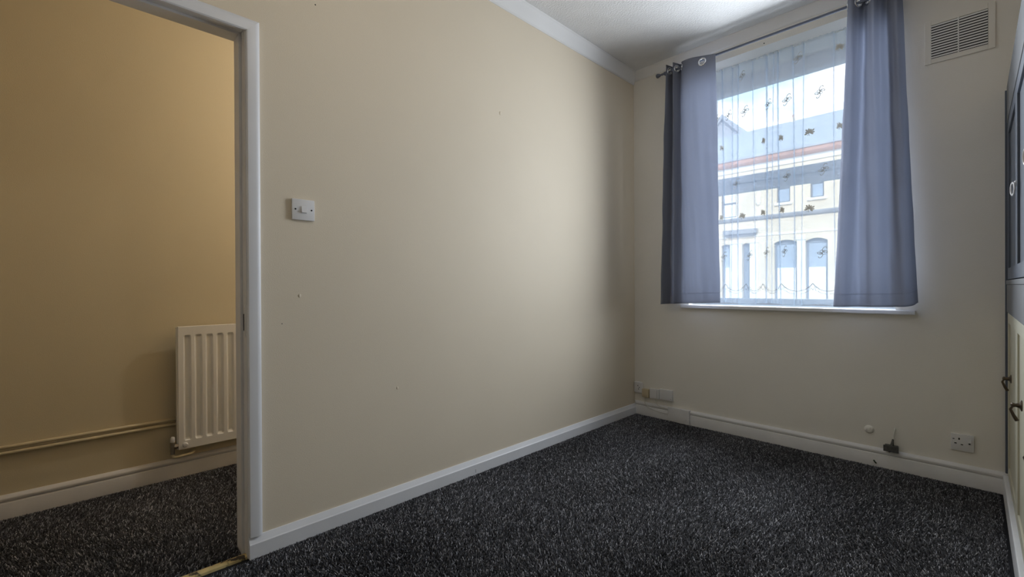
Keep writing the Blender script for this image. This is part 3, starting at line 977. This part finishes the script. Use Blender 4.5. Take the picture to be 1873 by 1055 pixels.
bv = pn.modifiers.new('soften', 'BEVEL'); bv.width = .0022; bv.segments = 2; bv.limit_method = 'ANGLE'; bv.angle_limit = math.radians(20)
part('end_cap', 'radiator', rad, lambda b: box(b, RXB-.006, RXF-.004, ry0-.006, ry0, rz0+.004, rz1-.004, .002))
for y in (-2.78, -2.2):
    part('bracket', 'radiator', rad, lambda b, y=y: box(b, HX+.001, RXB, y-.015, y+.015, rz0+.06, rz1-.08))
vy = -2.962
vl = part('valve', 'metal', rad, lambda b: (tube(b, [(-1.072, vy, .150), (-1.072, vy, .215)], [.010, .011], 12), tube(b, [(-1.072, vy, .190), (-1.072, ry0+.01, .190)], .010, 12), lathe(b, [(.015, -.004), (.015, .012)], (-1.072, vy+.012, .190), 'y', 6)), True, 40)
part('valve_cap', 'plastic', vl, lambda b: lathe(b, [(.010, 0), (.012, .006), (.011, .026), (.006, .032)], (-1.072, vy, .213), 'z', 14), True, 40, 'white valve cap')
part('bleed_plug', 'plastic', rad, lambda b: lathe(b, [(.013, 0), (.013, .012), (.010, .018), (.003, .020)], (RXF-.002, ry0+.030, .192), 'x', 14), True, 40)
part('tail_pipe', 'pipe', rad, lambda b: tube(b, smooth_path([(-1.072, vy, .152), (-1.072, vy, .140), (-1.072, vy+.012, .131), (-1.074, vy+.05, .131), (-1.080, vy+.085, .133), (-1.095, vy+.098, .139), (HX+.012, vy+.100, .142)], 30), .0078, 10), True)
for z, lab in ((.329, 'upper cream heating pipe along the hall wall'), (.302, 'lower cream heating pipe along the hall wall')):
    cb = bmesh.new()
    tube(cb, [(-1.121, YB+.01, z), (-1.121, -2.40, z)], .0085, 10)
    hp = empty('heating_pipe', (-1.121, -3.4, z), lab, 'pipe', 'hall heating pipes')
    obj('pipe', cb, 'pipe', hp, True)
    for y in (-4.2, -2.55):
        part('clip', 'pipe', hp, lambda b, y=y, z=z: box(b, HX, -1.116, y-.006, y+.006, z-.0105, z+.0105, .002))

# pendant lamps: both hang out of frame; the room one is added as warm fill
def pendant(LX, LY, LZ, label, watts, col, bulb_strength):
    lamp = empty('pendant_lamp', (LX, LY, CEIL), label, 'lamp')
    part('ceiling_rose', 'plastic', lamp, lambda b: lathe(b, [(.04, 0), (.038, -.015), (.012, -.03)], (LX, LY, CEIL), 'z', 20), True, 40)
    part('flex', 'cable', lamp, lambda b: tube(b, [(LX, LY, CEIL-.02), (LX, LY, LZ+.07)], .003, 6), True)
    part('holder', 'plastic', lamp, lambda b: lathe(b, [(.016, 0), (.019, .03), (.010, .055)], (LX, LY, LZ+.035), 'z', 16), True, 40)
    part('bulb', mat_emit('warm_bulb', col, bulb_strength), lamp, lambda b: lathe(b, [(.006, -.03), (.022, -.024), (.029, 0), (.024, .02), (.013, .038)], (LX, LY, LZ), 'z', 16), True)
    pl = bpy.data.lights.new('lamp_light', 'POINT')
    pl.energy = watts
    pl.color = col
    pl.shadow_soft_size = .05
    plo = bpy.data.objects.new('lamp_light', pl)
    COL.objects.link(plo)
    plo.location = (LX, LY, LZ-.085)
    plo.parent = lamp
    plo.matrix_parent_inverse = lamp.matrix_basis.inverted()
pendant(-.58, -1.52, 2.30, 'pendant lamp in the hall behind the long wall', 26.0, (1.0, .93, .83), 6.0)
pendant(1.00, -2.60, 2.52, 'added fill pendant on the room ceiling, unseen above the frame', 4.0, (1.0, .87, .68), 4.0)

# ================================================================== outside
GZ = -.55
bm = bmesh.new(); box(bm, -45, 35, 2.2, 19.6, GZ-.2, GZ-.12)
struct('street_road', bm, 'tarmac', 'grey tarmac street outside the window')
bm = bmesh.new(); box(bm, -45, 35, OUT+.01, 2.2, GZ-.2, GZ)
struct('pavement_near', bm, 'pavement', 'pavement directly outside the window')
bm = bmesh.new(); box(bm, -45, 35, 19.6, 22.0, GZ-.2, GZ)
struct('pavement_far', bm, 'pavement', 'pavement across the street')

HY = 22.0
HW = 6.30
def house(x0, label):
    """one two-storey terraced house, x0 = its left edge; openings measured from the photograph"""
    t = empty('terraced_house', (x0+HW/2, HY, GZ), label, 'house', 'terraced houses across the street')
    o = x0+8.20       # shift from the house whose left edge is at -8.20
    ops = [(-7.63, -6.86, 4.72, 6.30), (-4.92, -4.34, 5.20, 6.70), (-3.49, -2.94, 5.26, 6.70),
           (-7.62, -7.16, GZ, 3.30), (-6.56, -6.18, GZ, 3.30), (-5.05, -4.04, GZ, 3.34), (-3.69, -2.80, GZ, 3.34)]
    ops = [(a+o, c+o, z0, z1) for a, c, z0, z1 in ops]
    xs = sorted({x0, x0+HW, *[v for q in ops for v in q[:2]]})
    zs = sorted({GZ, 7.08, *[v for q in ops for v in q[2:]]})
    def wall(b):
        for i in range(len(xs)-1):
            for j in range(len(zs)-1):
                cx, cz = (xs[i]+xs[i+1])/2, (zs[j]+zs[j+1])/2
                if any(a < cx < c and z0 < cz < z1 for a, c, z0, z1 in ops): continue
                box(b, xs[i], xs[i+1], HY, HY+.30, zs[j], zs[j+1])
        bmesh.ops.remove_doubles(b, verts=b.verts[:], dist=.0005)
    part('wall', 'stone', t, wall)
    part('string_course', 'ledge', t, lambda b: prism(b, [(HY, 4.44), (HY-.10, 4.50), (HY-.14, 4.60), (HY-.14, 4.64), (HY, 4.68)], 'x', x0, x0+HW))
    part('band', 'stone_trim', t, lambda b: box(b, x0, x0+HW, HY-.03, HY, 3.62, 3.70))
    part('frieze', 'stone_trim', t, lambda b: box(b, x0, x0+HW, HY-.05, HY+.3, 7.08, 7.36))
    part('gutter', 'eave', t, lambda b: prism(b, [(HY+.2, 7.36), (HY-.16, 7.36), (HY-.24, 7.48), (HY-.26, 7.68), (HY+.2, 7.68)], 'x', x0, x0+HW))
    part('roof', 'slate', t, lambda b: prism(b, [(HY-.30, 7.66), (HY-.28, 7.76), (26.1, 10.45), (31, 7.66)], 'x', x0, x0+HW))
    part('doorway_hood', 'ledge', t, lambda b: (box(b, -7.46+o, -5.80+o, HY-.28, HY, 3.78, 4.02, .02), box(b, -7.36+o, -5.92+o, HY-.16, HY, 3.66, 3.78, .02)))
    for (a, c) in ((-7.16, -6.56), (-6.18, -5.78), (-4.04, -3.69)):
        part('pier', 'stone_trim', t, lambda b, a=a, c=c: (box(b, a+o, c+o, HY-.09, HY, GZ, 3.28, .015), box(b, a+o-.02, c+o+.02, HY-.12, HY, 3.28, 3.46, .02)))
    part('alarm_box', 'pale_panel', t, lambda b: (box(b, -5.86+o, -5.66+o, HY-.12, HY, 5.32, 5.66, .02), box(b, -5.82+o, -5.70+o, HY-.09, HY, 5.24, 5.32)))
    for k, (a, c, z0, z1) in enumerate(ops):
        if k < 3:
            w = part('window', 'dark_frame', t, lambda b: (box(b, a, a+.06, HY+.12, HY+.20, z0, z1), box(b, c-.06, c, HY+.12, HY+.20, z0, z1), box(b, a+.06, c-.06, HY+.12, HY+.20, z1-.06, z1), box(b, a+.06, c-.06, HY+.12, HY+.20, z0, z0+.07), box(b, a+.06, c-.06, HY+.11, HY+.19, (z0+z1)/2-.03, (z0+z1)/2+.03)))
            part('pane', 'pale_panel' if k == 0 else 'house_pane', w, lambda b: box(b, a+.05, c-.05, HY+.16, HY+.175, z0+.05, z1-.05))
            part('window_sill', 'stone_trim', t, lambda b: box(b, a-.10, c+.10, HY-.08, HY+.12, z0-.12, z0, .01))
        else:
            # segmental arch head filling the top corners of the opening
            def spandrel(b):
                rise = .13 if c-a > .7 else .07
                n = 10
                top = [(a+(c-a)*i/n, z1-rise+rise*math.sin(math.pi*i/n)) for i in range(n+1)]
                for i in range(n):
                    p, q = top[i], top[i+1]
                    lo = [b.verts.new((p[0], y, p[1])) for y in (HY, HY+.28)]+[b.verts.new((q[0], y, q[1])) for y in (HY+.28, HY)]
                    hi = [b.verts.new((p[0], y, z1)) for y in (HY, HY+.28)]+[b.verts.new((q[0], y, z1)) for y in (HY+.28, HY)]
                    b.faces.new(lo)
                    b.faces.new((lo[0], lo[3], hi[3], hi[0]))
            part('arch_head', 'stone', t, spandrel)
            if k == 4:
                d = part('front_door', 'house_door', t, lambda b: box(b, a, c, HY+.18, HY+.24, GZ, z1))
            else:
                d = part('ground_window', 'house_door', t, lambda b: (box(b, a, a+.09, HY+.16, HY+.24, GZ, z1), box(b, c-.09, c, HY+.16, HY+.24, GZ, z1), box(b, a+.09, c-.09, HY+.16, HY+.24, z1-.22, z1), box(b, a+.09, c-.09, HY+.16, HY+.24, GZ, GZ+.9)))
                part('pane', 'house_pane', d, lambda b: box(b, a+.08, c-.08, HY+.19, HY+.205, GZ+.85, z1-.2))
                part('pale_panel', 'pale_panel', d, lambda b: box(b, a+.10, c-.10, HY+.150, HY+.185, GZ+.88, 1.95 if k != 3 else 2.05))  # pale panel painted in for a white reflection in the opening
    return t
for k, nm in ((-2, 'pale stone terraced house furthest left across the street'), (-1, 'pale stone terraced house second from left across the street'),
              (0, 'pale stone terraced house seen straight through the net curtain'), (1, 'pale stone terraced house second from right across the street'),
              (2, 'pale stone terraced house furthest right across the street')):
    hs = house(-8.20+k*HW, nm)
    if k == 0:
        st = part('chimney_stack', 'stone', hs, lambda b: box(b, -5.28, -5.10, 26.0, 26.2, 10.3, 10.66))
        part('chimney_pot', 'eave', st, lambda b: lathe(b, [(.07, 0), (.055, .1), (.07, .12)], (-5.19, 26.1, 10.66), 'z', 12), True, 40)
gb = empty('gabled_house', (-9.0, 33, GZ), 'blue-grey gabled house rising behind the terrace roof', 'house')
part('wall', 'slate', gb, lambda b: prism(b, [(-13.2, GZ), (-9.0, GZ), (-9.0, 11.2), (-11.1, 13.5), (-13.2, 11.2)], 'y', 31.5, 42))
part('roof', 'slate', gb, lambda b: prism(b, [(-13.6, 10.9), (-13.5, 11.2), (-11.1, 13.85), (-8.7, 11.2), (-8.6, 10.9), (-8.75, 10.9), (-11.1, 13.5), (-13.45, 10.9)], 'y', 31.3, 42.2))
